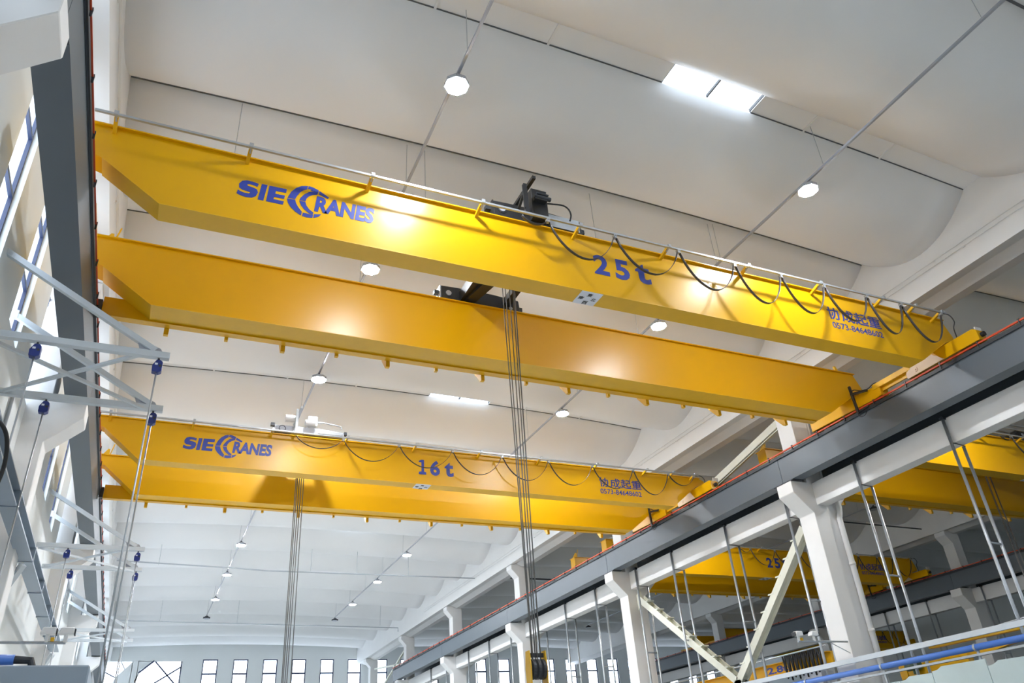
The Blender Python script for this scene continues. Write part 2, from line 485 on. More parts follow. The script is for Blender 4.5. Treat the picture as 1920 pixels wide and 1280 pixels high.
for row in range(2):
    yy = [8.0] + [y for y in COLY if y > 15 and y < 70]
    for k in range(len(yy)-1):
        a = yy[k] + (0.78 if k else 0); b = yy[k+1]-0.02
        o = build('walkway_or_shade_plate', MB().box(20.97+DX*row, 22.35+DX*row, a, b, 9.96, 10.0), M_BLACK)  # added plate: blocks lamp light from above so the gap stays dark
        tag(o, 'added plate shading the gap between twin runways of the %s column row, %s bay' % (('middle', 'right hand')[row], ORD[k]), 'plate', 'added shading plates between twin runways')

# ================================================================== CRANES
LOGO = dict(
 S=[(0.768,10.994),(0.662,11.015),(0.537,11.019),(0.447,10.981),(0.398,10.891),(0.408,10.799),(0.472,10.754),(0.573,10.742),(0.632,10.728),(0.601,10.694),(0.51,10.688),(0.43,10.71),(0.392,10.735),(0.375,10.633),(0.473,10.597),(0.574,10.586),(0.673,10.603),(0.744,10.666),(0.773,10.77),(0.748,10.840),(0.675,10.868),(0.572,10.882),(0.545,10.914),(0.591,10.935),(0.685,10.932),(0.749,10.905)],
 I=[(0.827,11.009),(0.94,11.014),(0.894,10.592),(0.782,10.589)],
 E=[(0.975,11.011),(1.325,11.017),(1.314,10.918),(1.115,10.911),(1.106,10.836),(1.298,10.84),(1.287,10.75),(1.093,10.746),(1.081,10.684),(1.291,10.686),(1.276,10.595),(0.946,10.591)],
 c1a=[(1.734,11.229),(1.612,11.196),(1.504,11.108),(1.415,10.983),(1.352,10.802),(1.506,10.811),(1.549,10.936),(1.607,11.036),(1.668,11.103),(1.729,11.138)],
 c1b=[(1.750,11.232),(1.843,11.225),(1.963,11.178),(1.953,11.080),(1.883,11.118),(1.783,11.122),(1.830,11.150),(1.790,11.155),(1.745,11.150)],
 c1c=[(1.979,11.165),(2.086,11.105),(2.186,11.047),(2.167,11.004),(2.089,11.03),(1.975,11.073)],
 c1d=[(1.344,10.783),(1.505,10.793),(1.535,10.695),(1.59,10.604),(1.661,10.518),(1.649,10.417),(1.534,10.482),(1.431,10.58),(1.367,10.678)],
 c1e=[(1.681,10.502),(1.761,10.500),(1.857,10.498),(1.89,10.501),(1.881,10.417),(1.766,10.399),(1.672,10.410)],
 c1f=[(1.907,10.523),(2.051,10.556),(2.005,10.487),(1.901,10.420)],
 c2a=[(1.932,11.120),(1.85,11.112),(1.769,11.078),(1.677,10.985),(1.611,10.878),(1.591,10.814),(1.713,10.811),(1.732,10.892),(1.777,10.964),(1.855,11.025),(1.944,11.060)],
 c2b=[(1.589,10.792),(1.713,10.793),(1.737,10.71),(1.8,10.621),(1.889,10.56),(1.883,10.505),(1.807,10.516),(1.704,10.594),(1.633,10.68)],
)
def draw_logo(y, dx, dz, parent):
    bm = bmesh.new(); mb = MB(); mb.bm.free(); mb.bm = bm
    for pts in LOGO.values():
        p = [(a+dx, b+dz) for a, b in pts]
        V = [bm.verts.new((a, y, b)) for a, b in p]
        for t in tessellate_polygon([[Vector((a, b, 0)) for a, b in p]]):
            bm.faces.new([V[i] for i in t])
    ext = bmesh.ops.extrude_face_region(bm, geom=bm.faces[:])
    for g in ext['geom']:
        if isinstance(g, bmesh.types.BMVert): g.co.y -= 0.004
    build('logo', mb, M_BLUE, parent)
    text_mesh('logo_lettering', 'RANES', 1.90+dx, 3.16+dx, 10.60+dz, 11.02+dz, y, parent, bold=0.045, shear=0.12)

def festoon(parent, peaks, bots, y, yw, zt):
    """flat cables hanging in loops from small trolleys on the pipe rail"""
    for (p, q), b in zip(zip(peaks, peaks[1:]), bots):
        zp = (p[1]+q[1])/2 - 0.09; sag = zp - b[1]; pts = []
        n = 18
        for i in range(n+1):
            t = i/n
            x = p[0]+0.03 + (q[0]-p[0]-0.06)*t
            s = 1-(2*t-1)**2
            s = s**0.8 if s > 0 else 0
            pts.append((x, y, p[1]-0.09 + (q[1]-p[1])*t - sag*s))
        m = MB().tube(pts, 0.019, 6, flat=2.2, flat_axis=(0, 1, 0))
        build('festoon_cable', m, M_CABLE, parent, smooth=True)
    for p in peaks[1:]:
        m = MB().box(p[0]-0.035, p[0]+0.035, y-0.04, y+0.04, p[1]-0.12, p[1]-0.05).cyl((p[0]-0.02, y-0.05, p[1]-0.04), (p[0]-0.02, y+0.05, p[1]-0.04), 0.02, 8).cyl((p[0]+0.03, y-0.05, p[1]-0.04), (p[0]+0.03, y+0.05, p[1]-0.04), 0.02, 8)
        build('cable_trolley', m, M_GALV, parent)

def girder(parent, y0, w, zt, zb, xb=(-0.94, 19.25), xe=(-2.34, 20.78), ze=10.86, dx=0.0, rail=True):
    mb = MB()
    prof = [(xe[0], zt-0.03), (xe[0], ze+0.03), (-2.05, ze-0.07), (xb[0], zb+0.02), (xb[1], zb+0.02), (20.5, ze-0.1), (xe[1], ze), (xe[1], zt-0.03)]
    mb.prism([(x+dx, z) for x, z in prof], 'y', y0, y0+w)
    g = build('girder', mb, M_YEL, parent)
    build('top_flange', MB().box(xe[0]+dx-0.02, xe[1]+dx+0.02, y0-0.07, y0+w+0.07, zt-0.03, zt), M_YEL, g)
    # bottom flange that follows the taper
    m = MB(); t = 0.018
    for (a, b) in (((-2.05, ze-0.07), (xb[0], zb+0.02)), ((xb[0], zb+0.02), (xb[1], zb+0.02)), ((xb[1], zb+0.02), (20.5, ze-0.1))):
        m.prism([(a[0]+dx, a[1]), (b[0]+dx, b[1]), (b[0]+dx, b[1]-t), (a[0]+dx, a[1]-t)], 'y', y0-0.025, y0+w+0.025)
    build('bottom_flange', m, M_YELD, g)
    # end plate leaning out at the right end
    build('end_plate', MB().prism([(20.78+dx, zt-0.03), (21.02+dx, ze+0.2), (21.02+dx, ze), (20.78+dx, ze)], 'y', y0, y0+w), M_YEL, g)
    if rail: build('trolley_rail', MB().box(xe[0]+dx+0.7, xe[1]+dx-0.7, y0+w/2-0.03, y0+w/2+0.03, zt, zt+0.06), M_DARK, g)
    return g

def end_carriage(parent, x, ya, yb, yc, yd, yj0, yj1, inner, dx=0.0):
    """two wheel boxes joined by a link, under the ends of the girders; x = inner face"""
    s = 1 if inner > 0 else -1
    x0, x1 = sorted((x, x + s*0.36))
    c = build('end_carriage', MB().prism([(ya, 10.30), (ya, 10.62), (ya+0.10, 10.70), (ya+1.15, 10.70), (yb, 10.70), (yb, 10.30)], 'x', x0, x1)
              .prism([(yc, 10.28), (yc, 10.66), (yd-1.2, 10.70), (yd, 10.70), (yd, 10.32), (yc+0.3, 10.26)], 'x', x0, x1), M_YEL, parent, bevel=0.01)
    # saddle plates under each girder
    a = x - s*0.012
    p = MB().prism([(ya+1.2, 10.31), (yb, 10.30), (yb+0.02, 10.47), (yb-0.2, 10.6), (yb-0.55, 10.66), (yb-0.95, 10.68)], 'x', min(a, x), max(a, x))
    build('side_plate', p, M_CREAM, c)  # pale colour stands for light reflected off the yellow carriage
    p = MB().ring((a-s*0.01, yb-0.35, 10.45), 'x', 0.03, 0.075, 0.02).ring((a-s*0.01, yb-0.35, 10.45), 'x', 0.0, 0.02, 0.05)
    build('pin', p, M_CREAM, c)
    l = MB().box(min(x-s*0.02, x+s*0.10), max(x-s*0.02, x+s*0.10), yj0, yj1, 10.55, 10.72).box(min(x+s*0.10, x+s*0.16), max(x+s*0.10, x+s*0.16), yj0+0.1, yj1, 10.42, 10.70)
    build('link_bar', l, M_CREAM if False else M_YELD, c)
    for y in (ya-0.10, yd+0.0):
        build('buffer', MB().cyl((x+s*0.18, y, 10.48), (x+s*0.18, y+0.12, 10.48), 0.075, 14), M_RUB, c)
    for y in (ya+0.55, yb-0.35, yc+0.35, yd-0.55):
        build('travel_wheel', MB().cyl((x+s*0.10, y, 10.36), (x+s*0.30, y, 10.36), 0.18, 20), M_DARK, c)
    return c

def collector(parent, x, y, s):
    m = MB().bar((x, y, 11.0), (x+0.02*s, y-0.03, 10.0), 0.07).bar((x, y+0.03, 10.72), (x+0.1, y-0.55, 10.62), 0.08, 0.07).bar((x, y-0.1, 10.05), (x+0.06, y-0.45, 10.1), 0.05)
    a = build('collector_arm', m, M_BLACK, parent)
    t = [(x, y+0.02, 10.76), (x-0.02, y-0.15, 10.80), (x, y-0.4, 10.66), (x+0.08, y-0.6, 10.64), (x+0.16, y-0.8, 10.74), (x+0.2, y-0.95, 10.72)]
    build('collector_cable', MB().tube(smooth_path(t), 0.015, 6), M_RUB, a, smooth=True)
    t = [(x, y, 10.05), (x-0.03, y-0.1, 9.86), (x-0.03, y-0.3, 9.84), (x, y-0.42, 10.0)]
    build('collector_cable', MB().tube(smooth_path(t), 0.012, 6), M_RUB, a, smooth=True)

def brackets(parent, xs, y, yw, zt, zp):
    for x in xs:
        m = MB().bar((x, yw+0.02, zt-0.14), (x+0.02, y+0.10, zt-0.02), 0.07, 0.07)
        b = build('rail_bracket', m, M_YELD, parent)
        build('bracket_post', MB().bar((x+0.02, y+0.16, zt-0.08), (x+0.02, y, zp+0.03), 0.035, 0.035).box(x-0.02, x+0.06, y-0.035, y+0.035, zp-0.02, zp+0.07), M_GALV, b)

def crane(name_lab, dx, y1, y2, w1, w2, zt, zb, cap, capboxes, fest, rail_x, sign_x, zt2=None, logo=(0, 0), nums=None, rear=None, carr=None, left_end=True, end_y=None):
    root = empty('overhead_crane', (XC+dx, (y1+y2)/2, 10.18), name_lab, 'crane', 'yellow double girder overhead cranes')
    zt2 = zt2 or zt
    g1 = girder(root, y1, w1, zt, zb, dx=dx)
    g2 = girder(root, y2, w2, zt2, zb, dx=dx, xe=(-2.34, 20.78))
    yw = y1 - 0.001
    draw_logo(yw, dx+logo[0], logo[1], g1)
    for ch, (a, b, c, d) in zip(cap, capboxes):
        if ch == '1':       # slab serif figure
            u = (b-a)/0.29; w = a+dx
            poly = [(w, c), (w+0.28*u, c), (w+0.28*u, c+0.09), (w+0.2*u, c+0.11), (w+0.2*u, d), (w+0.1*u, d), (w, d-0.05), (w, d-0.1), (w+0.1*u, d-0.1), (w+0.1*u, c+0.11), (w, c+0.09)]
            bm = bmesh.new(); m1 = MB(); m1.bm.free(); m1.bm = bm
            V = [bm.verts.new((p, yw-0.004, q)) for p, q in poly]; V2 = [bm.verts.new((p, yw, q)) for p, q in poly]
            for t in tessellate_polygon([[Vector((p, q, 0)) for p, q in poly]]): bm.faces.new([V[i] for i in t])
            for i in range(len(poly)): bm.faces.new([V[i], V[i-1], V2[i-1], V2[i]])
            build('capacity_lettering', m1, M_BLUE, g1)
        else: text_mesh('capacity_lettering', ch, a+dx, b+dx, c, d, yw, g1, bold=0.035)
    n = nums
    text_mesh('name_lettering', '协成起重', n[0]+dx, n[1]+dx, n[2], n[3], yw, g1, bold=0.014)
    text_mesh('number_lettering', '0573-84648602', n[4]+dx, n[5]+dx, n[6], n[7], yw, g1, bold=0.012)
    # compass sign under the front girder
    s = build('sign_plate', MB().box(sign_x+dx, sign_x+0.56+dx, y1-0.02, y1+w1+0.02, zb-0.012, zb-0.001), M_SIGN, g1)
    for ch, u, v in (('東', 0.20, 0.03), ('南', 0.04, 0.18), ('西', 0.22, 0.34), ('北', 0.37, 0.18)):
        text_mesh('sign_lettering', ch, sign_x+dx+u, sign_x+dx+u+0.13, y1+v+0.125, y1+v, zb-0.0125, g1, material=M_DARK, bold=0.02, axis='z')
    # pipe rail for the festoon, with its brackets
    yp = y1 - 0.42
    zp = zt - 0.05
    build('festoon_rail', MB().box(-2.30+dx, 20.45+dx, yp-0.025, yp+0.025, zp-0.035, zp+0.015), M_GALV, root)
    brackets(root, [x+dx for x in rail_x], yp, y1, zt, zp)
    festoon(root, [(x+dx, z) for x, z in fest[0]], [(x+dx, z) for x, z in fest[1]], yp, y1, zt)
    t = [(20.25+dx, yp, zp-0.05), (20.6+dx, yp+0.02, zp-0.02), (20.78+dx, yp+0.05, zp-0.2), (20.7+dx, yp+0.1, zp-0.45), (20.85+dx, yp+0.2, 10.75)]
    build('festoon_cable', MB().tube(smooth_path(t), 0.018, 6), M_CABLE, root, smooth=True)
    # walkway brackets sticking out behind the rear girder
    if rear:
        for k, x in enumerate(rear):
            big = k % 2 == 0
            yr = y2+w2+0.22
            if big: m = MB().prism([(yr, zb+0.30), (yr+0.45, zb+0.30), (yr+0.45, zb+0.20), (yr+0.10, zb-0.20), (yr, zb-0.20)], 'x', x+dx-0.05, x+dx+0.05)
            else: m = MB().box(x+dx-0.04, x+dx+0.04, yr, yr+0.10, zb-0.11, zb+0.10)
            build('walkway_bracket', m, M_YELD, g2)
    yr = y2+w2+0.015
    wk = build('walkway_beam', MB().box(-1.95+dx, 19.2+dx, yr, yr+0.20, zb-0.04, zb+0.44), M_YEL, root)
    build('walkway_or_shade_plate', MB().box(-1.95+dx, 19.2+dx, yr+0.2, yr+0.62, zb+0.40, zb+0.44), M_YELD, wk)
    build('cable_box', MB().box(-2.08+dx, -1.96+dx, yr-0.02, yr+0.22, zb-0.02, zb+0.34), M_BLACK, wk)
    build('girder_horn', MB().prism([(20.45+dx, zt2), (20.62+dx, zt2), (20.46+dx, zt2+0.42), (20.38+dx, zt2+0.42)], 'y', y2+0.30, y2+0.36), M_YELD, g2)
    build('girder_horn', MB().prism([(-2.3+dx, zt2), (-2.0+dx, zt2), (-2.02+dx, zt2+0.34), (-2.08+dx, zt2+0.34)], 'y', y2+0.30, y2+0.36).bar((-2.02+dx, y2+0.33, zt2), (-1.9+dx, y2+0.33, zt2+0.55), 0.03), M_YELD, g2)
    ya, yb, yc, yd, j0, j1 = carr
    for sd, x in ((1, 20.47+dx), (-1, -2.16+dx)):
        end_carriage(root, x, ya, yb, yc, yd, j0, j1, sd)
    collector(root, 20.28+dx, yc+0.95, 1)
    m = MB().box(20.75+dx, 21.0+dx, ya+0.15, ya+0.19, 10.70, 10.86)
    build('rail_sweep_tab', m, M_WHITE, root)
    return root, g1, g2

FEST1 = ([(6.46,11.53),(7.15,11.52),(8.96,11.52),(10.81,11.53),(12.56,11.53),(14.1,11.52),(15.62,11.52),(17.2,11.52),(18.55,11.52),(20.2,11.52)],
         [(6.75,11.26),(8.26,10.57),(9.95,10.56),(11.64,10.5),(13.34,10.44),(14.9,10.44),(16.39,10.50),(17.82,10.36),(19.18,10.36)])
FEST2 = ([(3.73,11.1),(5.37,11.1),(7.38,11.1),(9.41,11.1),(11.4,11.1),(13.36,11.1),(15.3,11.1),(17.2,11.1),(18.91,11.1),(20.2,11.1)],
         [(4.6,10.62),(6.37,10.34),(8.58,10.29),(10.36,10.22),(12.42,10.18),(14.35,10.16),(16.14,10.18),(18.08,10.08),(19.63,10.6)])
CAP25 = ((8.53,8.95,10.56,11.14),(9.12,9.53,10.54,11.14),(9.71,10.14,10.56,11.16))
CAP16 = ((8.25,8.54,10.20,10.76),(8.68,9.06,10.19,10.78),(9.24,9.59,10.20,10.76))
NUM1 = (15.97, 17.97, 10.74, 11.15, 16.02, 17.92, 10.46, 10.66)
NUM2 = (15.80, 17.78, 10.38, 10.78, 15.80, 17.73, 10.10, 10.31)
RX1 = [-1.96, 0.49, 2.98, 5.52, 8.03, 10.55, 13.05, 15.55, 17.9, 19.2, 20.28]
REAR1 = [0.77+1.33*k for k in range(-1, 14)]
crane('nearest yellow double girder crane marked 25t with looped cables on its front girder', 0, 12.66, 16.29, 0.47, 0.62, 11.60, 9.965, '25t', CAP25, FEST1, RX1, 8.1,
      nums=NUM1, rear=REAR1, carr=(11.62, 14.15, 15.22, 18.36, 13.98, 15.46))
crane('second yellow double girder crane marked 16t in the same hall', 0, 25.3, 28.6, 0.42, 0.45, 11.18, 9.82, '16t', CAP16, FEST2, [x*1.0 for x in RX1], 8.15, logo=(-0.09, -0.27),
      nums=NUM2, rear=REAR1, carr=(24.2, 26.6, 27.6, 30.4, 26.45, 27.85))
crane('yellow double girder crane in the next hall, nearer one, seen behind the column', DX, 18.8, 22.5, 0.5, 0.5, 11.58, 9.965, '25t', CAP25, FEST1, RX1, 8.1,
      nums=NUM1, rear=REAR1, carr=(17.7, 20.3, 21.4, 24.5, 20.1, 21.6))
crane('yellow double girder crane in the next hall, farther one marked 25t', DX, 35.6, 39.2, 0.5, 0.5, 11.62, 9.965, '25t', CAP25, FEST1, RX1, 8.1,
      nums=NUM1, rear=REAR1, carr=(34.5, 37.1, 38.2, 41.3, 36.9, 38.4))
crane('dim yellow double girder crane in the third hall beyond the far runway', 2*DX, 58.2, 61.8, 0.5, 0.5, 11.6, 9.965, '25t', CAP25, FEST1, RX1, 8.1,
      nums=NUM1, rear=None, carr=(57.1, 59.7, 60.8, 63.9, 59.5, 61.0))

# ---- trolleys
def trolley(label, dx, dy, gap, mbody, zr, group='trolleys riding on the cranes', ht=12.17):
    """open winch trolley: two end trucks, cross beams, drum, motor and cable pick-up arm.  Front truck on y=12.9+dy."""
    e = empty('hoist_trolley', (7.2+dx, 14.7+dy, zr+0.06), label, 'trolley', group)
    yf, yr = 12.74+dy, 12.74+dy+gap
    Z = zr - 11.6
    for yy in (yf, yr):
        m = MB().prism([(6.02+dx, 11.68+Z), (6.02+dx, ht+Z), (6.5+dx, ht+0.02+Z), (7.55+dx, ht+0.02+Z), (8.36+dx, ht-0.04+Z), (8.40+dx, 11.72+Z), (8.2+dx, 11.68+Z)], 'y', yy, yy+0.30)
        t = build('end_truck', m, mbody, e, bevel=0.015)
        build('wheel_cap', MB().cyl((6.24+dx, yy-0.025, 11.82+(ht-11.93)*0.55+Z), (6.24+dx, yy, 11.82+(ht-11.93)*0.55+Z), 0.08, 20), M_SILV, t)
        build('wheel_cap', MB().cyl((8.1+dx, yy-0.02, 11.82+Z), (8.1+dx, yy, 11.82+Z), 0.05, 16), M_SILV, t)
        build('bolt_ring', MB().ring((6.24+dx, yy-0.006, 11.82+(ht-11.93)*0.55+Z), 'y', 0.10, 0.12, 0.015, 12), M_DARK, t)
        build('end_cap' if yy > yf else 'end_plate', MB().box(5.99+dx, 6.02+dx, yy-0.01, yy+0.31, 11.68+Z, ht+Z), M_SILV if yy > yf else mbody, t)
        build('buffer', MB().box(5.86+dx, 5.99+dx, yy+0.08, yy+0.20, 11.93+Z, 12.04+Z), M_DARK, t)
        build('buffer', MB().box(8.4+dx, 8.5+dx, yy+0.08, yy+0.2, 11.85+Z, 11.97+Z), M_DARK, t)
    build('cross_beam', MB().box(6.55+dx, 6.85+dx, yf+0.3, yr, 11.72+Z, 12.06+Z), mbody, e)
    build('cross_beam', MB().box(7.85+dx, 8.05+dx, yf+0.3, yr, 11.86+Z, 12.06+Z), mbody, e)
    build('rope_drum', MB().cyl((6.9+dx, yf+0.9, 12.1+Z), (7.8+dx, yf+0.9, 12.1+Z), 0.24, 20), M_DARK, e)
    build('gearbox', MB().box(6.75+dx, 7.0+dx, yf+0.6, yf+1.5, 11.80+Z, ht+0.22+Z), mbody, e)
    build('motor', MB().cyl((7.05+dx, yf+1.5, 12.15+Z), (7.75+dx, yf+1.5, 12.15+Z), 0.17, 16), M_DARK, e)
    build('diagonal_plate', MB().bar((7.05+dx, yf+1.9, 11.70+Z), (6.75+dx, yr+0.05, 11.80+Z), 0.30, 0.25), mbody, e)
    build('sheave_block', MB().box(6.95+dx, 7.42+dx, yf+1.75, yf+2.15, 11.72+Z, 12.02+Z), mbody, e)
    build('floor_plate', MB().box(7.45+dx, 8.3+dx, yf-0.03, yf-0.005, 11.76+Z, ht-0.05+Z), M_GALV, e)
    return e
t1 = trolley('black open winch trolley riding on the nearest 25t crane', 0, 0, 3.72, M_BLACK, 11.6)
build('pickup_post', MB().bar((6.66, 12.30, 11.60), (6.66, 12.30, 12.47), 0.09).bar((6.66, 12.30, 12.3), (6.66, 12.78, 12.0), 0.06).bar((6.60, 12.26, 11.7), (6.60, 12.26, 12.4), 0.03), M_BLACK, t1)
build('pickup_arm', MB().bar((6.73, 11.92, 12.40), (6.73, 13.45, 12.40), 0.085), M_BLACK, t1)
b = build('control_box', MB().box(6.98, 7.40, 12.58, 12.80, 11.80, 12.70), M_BLACK, t1, bevel=0.01)
build('brake_thruster', MB().box(7.0, 7.32, 12.44, 12.58, 12.26, 12.40).cyl((6.98, 12.46, 12.34), (7.42, 12.46, 12.34), 0.055, 10).cyl((7.05, 12.44, 12.44), (7.36, 12.44, 12.44), 0.03, 8), M_DARK, b)
build('supply_cable', MB().tube(smooth_path([(7.38, 12.7, 12.42), (7.6, 12.7, 12.46), (7.9, 12.7, 12.5), (8.05, 12.7, 12.42), (8.10, 12.7, 12.25), (8.05, 12.7, 12.05)]), 0.02, 6), M_RUB, t1, smooth=True)
def ropes(parent, xs_top, xs_bot, y, zt, zb, r=0.014, spread=0.03):
    for k, (a, b) in enumerate(zip(xs_top, xs_bot)):
        yy = y + (k % 3 - 1)*spread
        build('wire_rope', MB().tube([(a, yy, zt), (b, yy, zb)], r, 6), M_ROPE, parent, smooth=True)
ropes(t1, [7.02, 7.12, 7.25, 7.32, 7.37, 7.40], [7.10, 7.13, 7.20, 7.21, 7.30, 7.31], 14.7, 11.8, 2.25)
def hook_block(label, x, y, z):
    e = empty('hook_block', (x, y, z-0.9), label, 'hook', 'hook blocks')
    for s in (-1, 1):
        build('side_plate', MB().prism([(y-0.08, z+0.02), (y+0.08, z+0.02), (y+0.13, z-0.3), (y+0.10, z-0.78), (y-0.10, z-0.78), (y-0.13, z-0.3)], 'x', x+s*0.175-0.012, x+s*0.175+0.012), M_YELD, e, bevel=0.004)
    for k in (-0.11, 0.0, 0.11):
        build('sheave', MB().cyl((x+k-0.03, y, z-0.32), (x+k+0.03, y, z-0.32), 0.19, 20), M_DARK, e)
    build('cross_head', MB().box(x-0.17, x+0.17, y-0.07, y+0.07, z-0.80, z-0.66).box(x-0.17, x+0.17, y-0.02, y+0.02, z-0.1, z-0.02), M_BLACK, e)
    h = [(x, y, z-0.78), (x, y, z-0.98)] + [(x+0.13*math.sin(a), y, z-1.11+0.13*math.cos(a)) for a in [0.0+0.35*i for i in range(0, 14)]]
    build('hook', MB().tube(h, 0.04, 8), M_DARK, e, smooth=True)
    return e
hook_block('yellow and black hook block hanging on the ropes of the nearest crane', 7.2, 14.7, 2.42)

t2 = trolley('pale silver winch trolley riding on the 16t crane', -2.9, 12.55, 3.3, M_SILV, 11.18, 'trolleys riding on the cranes', ht=11.93)
build('pickup_post', MB().bar((3.75, 24.9, 11.1), (3.75, 24.9, 12.0), 0.08).bar((3.75, 24.9, 11.9), (3.75, 25.3, 11.5), 0.05), M_GALV, t2)
build('pickup_arm', MB().bar((3.84, 24.6, 11.95), (3.84, 26.1, 11.95), 0.07), M_GALV, t2)
build('travel_motor', MB().cyl((3.4, 25.2, 11.75), (3.75, 25.2, 11.75), 0.13, 14).cyl((4.1, 25.3, 11.7), (4.45, 25.3, 11.7), 0.12, 14), M_WHITE, t2)
build('control_box', MB().box(4.24, 4.56, 25.5, 25.75, 11.72, 12.08), M_WHITE, t2, bevel=0.01)
build('supply_cable', MB().tube([(4.3, 25.3, 11.75), (4.7, 25.3, 11.78), (5.1, 25.3, 11.74), (5.36, 25.3, 11.7), (5.4, 25.3, 11.6)], 0.02, 6), M_GALV, t2)
ropes(t2, [4.22, 4.28, 4.36, 4.42, 4.50], [4.32, 4.36, 4.42, 4.46, 4.60], 27.2, 11.4, 0.2, 0.016, 0.04)
hook_block('hook block low on the ropes of the 16t crane', 4.44, 27.2, 0.3)

t3 = trolley('dark winch trolley riding on the nearer crane in the next hall', DX+2.6, 6.14, 3.78, M_BLACK, 11.58)
ropes(t3, [33.35, 33.43, 33.58, 33.66, 33.78], [33.28, 33.36, 33.5, 33.58, 33.7], 21.2, 11.6, 1.0, 0.016, 0.05)
hook_block('hook block below the nearer crane in the next hall', 33.5, 21.2, 1.1)
m = MB()
for z in (11.9, 12.1): m.bar((27.4, 18.5, z), (34, 18.5, z), 0.05)
tag(build('handrail', m, M_GALV), 'grey handrail on top of the nearer crane in the next hall', 'rail')

# ================================================================== LAMPS
lamp0 = None
def lamp(x, y, z, label, lit=True):
    global lamp0
    e = empty('high_bay_lamp', (x, y, z), label, 'lamp', 'high bay lamps')
    if True:
        h = MB()
        h.prism([(x+0.27*math.cos(a)*(1 if abs(math.cos(a)) < 0.72 else 1.0), y+0.27*math.sin(a)) for a in [math.pi/8+math.pi/4*i for i in range(8)]], 'z', z-0.05, z+0.05)
        h.box(x-0.11, x+0.11, y-0.11, y+0.11, z+0.05, z+0.12)
        build('housing', h, M_SILV if lit else M_DARK, e)  # unlit lamps: silhouette shade put into the housing colour
        r = 0.25
        build('lens', MB().prism([(x+r*math.cos(a), y+r*math.sin(a)) for a in [math.pi/8+math.pi/4*i for i in range(8)]], 'z', z-0.065, z-0.05), (M_LENS2 if x > 22 else M_LENS) if lit else M_SILV, e)
        if x > 26 and x < 28: build('drop_rod', MB().tube([(x, y, z+0.1), (x, y, 14.05 if y < 20 else 14.42)], 0.02, 6), M_GALV, e)
        build('yoke', MB().bar((x-0.2, y, z), (x, y, z+0.2), 0.03).bar((x+0.2, y, z), (x, y, z+0.2), 0.03), M_DARK, e)
    return e
LY = [10.53, 17.5, 24.43, 31.4, 38.3, 45.1, 51.7, 58.5]
for nm, x in (('left', 4.31), ('right', 14.02)):
    for k, y in enumerate(LY):
        if nm == 'right': y += 0.06*k
        lamp(x*1.019, y*1.019, 13.3, 'lit white high bay lamp, %s of the %s lighting strut counting from the near end' % (ORD[k], nm))
    lamp(x*1.019, 66.0, 13.3, 'unlit high bay lamp at the far end of the %s lighting strut' % nm, False)
for k, (y, lit) in enumerate(((16.3, True), (31.8, False), (32.2, True), (45.8, False), (67.2, False))):
    lamp(38.7 if not lit else 27.5, y, 13.3, '%s high bay lamp in the next hall, %s from the near end' % ('lit' if lit else 'dark unlit', ORD[k]), lit)
for nm, x, ye in (('left', 4.39, 66.2), ('right', 14.29, 66.2), ('next hall', 38.75, 67.4)):
    e = empty('lighting_strut', (x, 30, 13.25), 'slotted grey steel strut carrying the %s row of lamps' % nm, 'strut', 'lighting struts')
    build('channel', MB().box(x-0.03, x+0.03, -11.5, ye, 13.50, 13.56), M_SILV, e)
    for y in JY:
        if y < ye and y > 0: build('hanger_wire', MB().tube([(x, y, 13.55), (x+0.02, y, 14.95)], 0.008, 5), M_GALV, e)
# thin pipes crossing the hall under the roof
e = empty('ceiling_pipe', (9, 49, 12.8), 'thin grey pipe crossing the hall below the roof, nearer of two', 'pipe')
build('pipe_run', MB().tube([(-1.9, 48.6, 12.8), (4.6, 49.4, 12.85), (6.3, 49.2, 12.72), (20.0, 49.3, 12.8)], 0.04, 8), M_GALV, e)
for x in (0.3, 9.0, 11.9, 15.3): build('hanger_rod', MB().tube([(x, 49.2, 12.8), (x, 49.2, 14.7)], 0.012, 5), M_GALV, e)
e = empty('ceiling_pipe', (9, 65, 12.8), 'thin grey pipe crossing the hall below the roof, farther of two', 'pipe')
build('pipe_run', MB().tube([(-2.0, 64.9, 12.8), (19.7, 66.2, 12.8), (19.7, 66.2, 12.5)], 0.035, 8), M_GALV, e)
for x in (1.1, 6.6, 10.2, 17.9): build('hanger_rod', MB().tube([(x, 65.3, 12.8), (x, 65.3, 14.6)], 0.012, 5), M_GALV, e)
e = empty('ceiling_pipe', (33, 49, 12.8), 'thin grey pipe crossing below the roof of the next hall, farther of two', 'pipe')
build('pipe_run', MB().tube([(22.6, 49.2, 12.9), (44.3, 49.2, 12.9)], 0.05, 8), M_DARK, e)
e = empty('ceiling_pipe', (33, 33, 12.8), 'thin grey pipe crossing below the roof of the next hall, nearer of two', 'pipe')
build('pipe_run', MB().tube([(22.6, 33.2, 12.9), (44.3, 33.4, 12.9)], 0.04, 8), M_DARK, e)
e = empty('ceiling_pipe', (9, 14.4, 12.7), 'thin grey pipe hung above and behind the nearest 25t crane', 'pipe')
build('pipe_run', MB().tube([(-1.9, 14.4, 12.6), (20.2, 14.4, 12.6)], 0.04, 8), M_GALV, e)
for x in (0.26, 4.9, 9.9, 14.1): build('hanger_rod', MB().tube([(x, 14.4, 12.6), (x, 14.4, 14.9)], 0.009, 5), M_GALV, e)
# conduits on the gutter fascias
for nm, x, s in (('right', 20.62, -1), ('left', -2.22, 1)):
    for k, z in enumerate((13.22, 13.38)):
        m = MB().tube([(x+s*0.04, -11, z), (x+s*0.04, 62, z)], 0.016, 6)
        for j in range(24): m.box(x-0.03, x+0.03, -10+3*j+k, -9.93+3*j+k, z-0.03, z+0.03)
        tag(build('conduit', m, M_CONC), '%s painted conduit along the %s roof edge' % (('lower', 'upper')[k], nm), 'conduit', 'conduits along the roof edges')

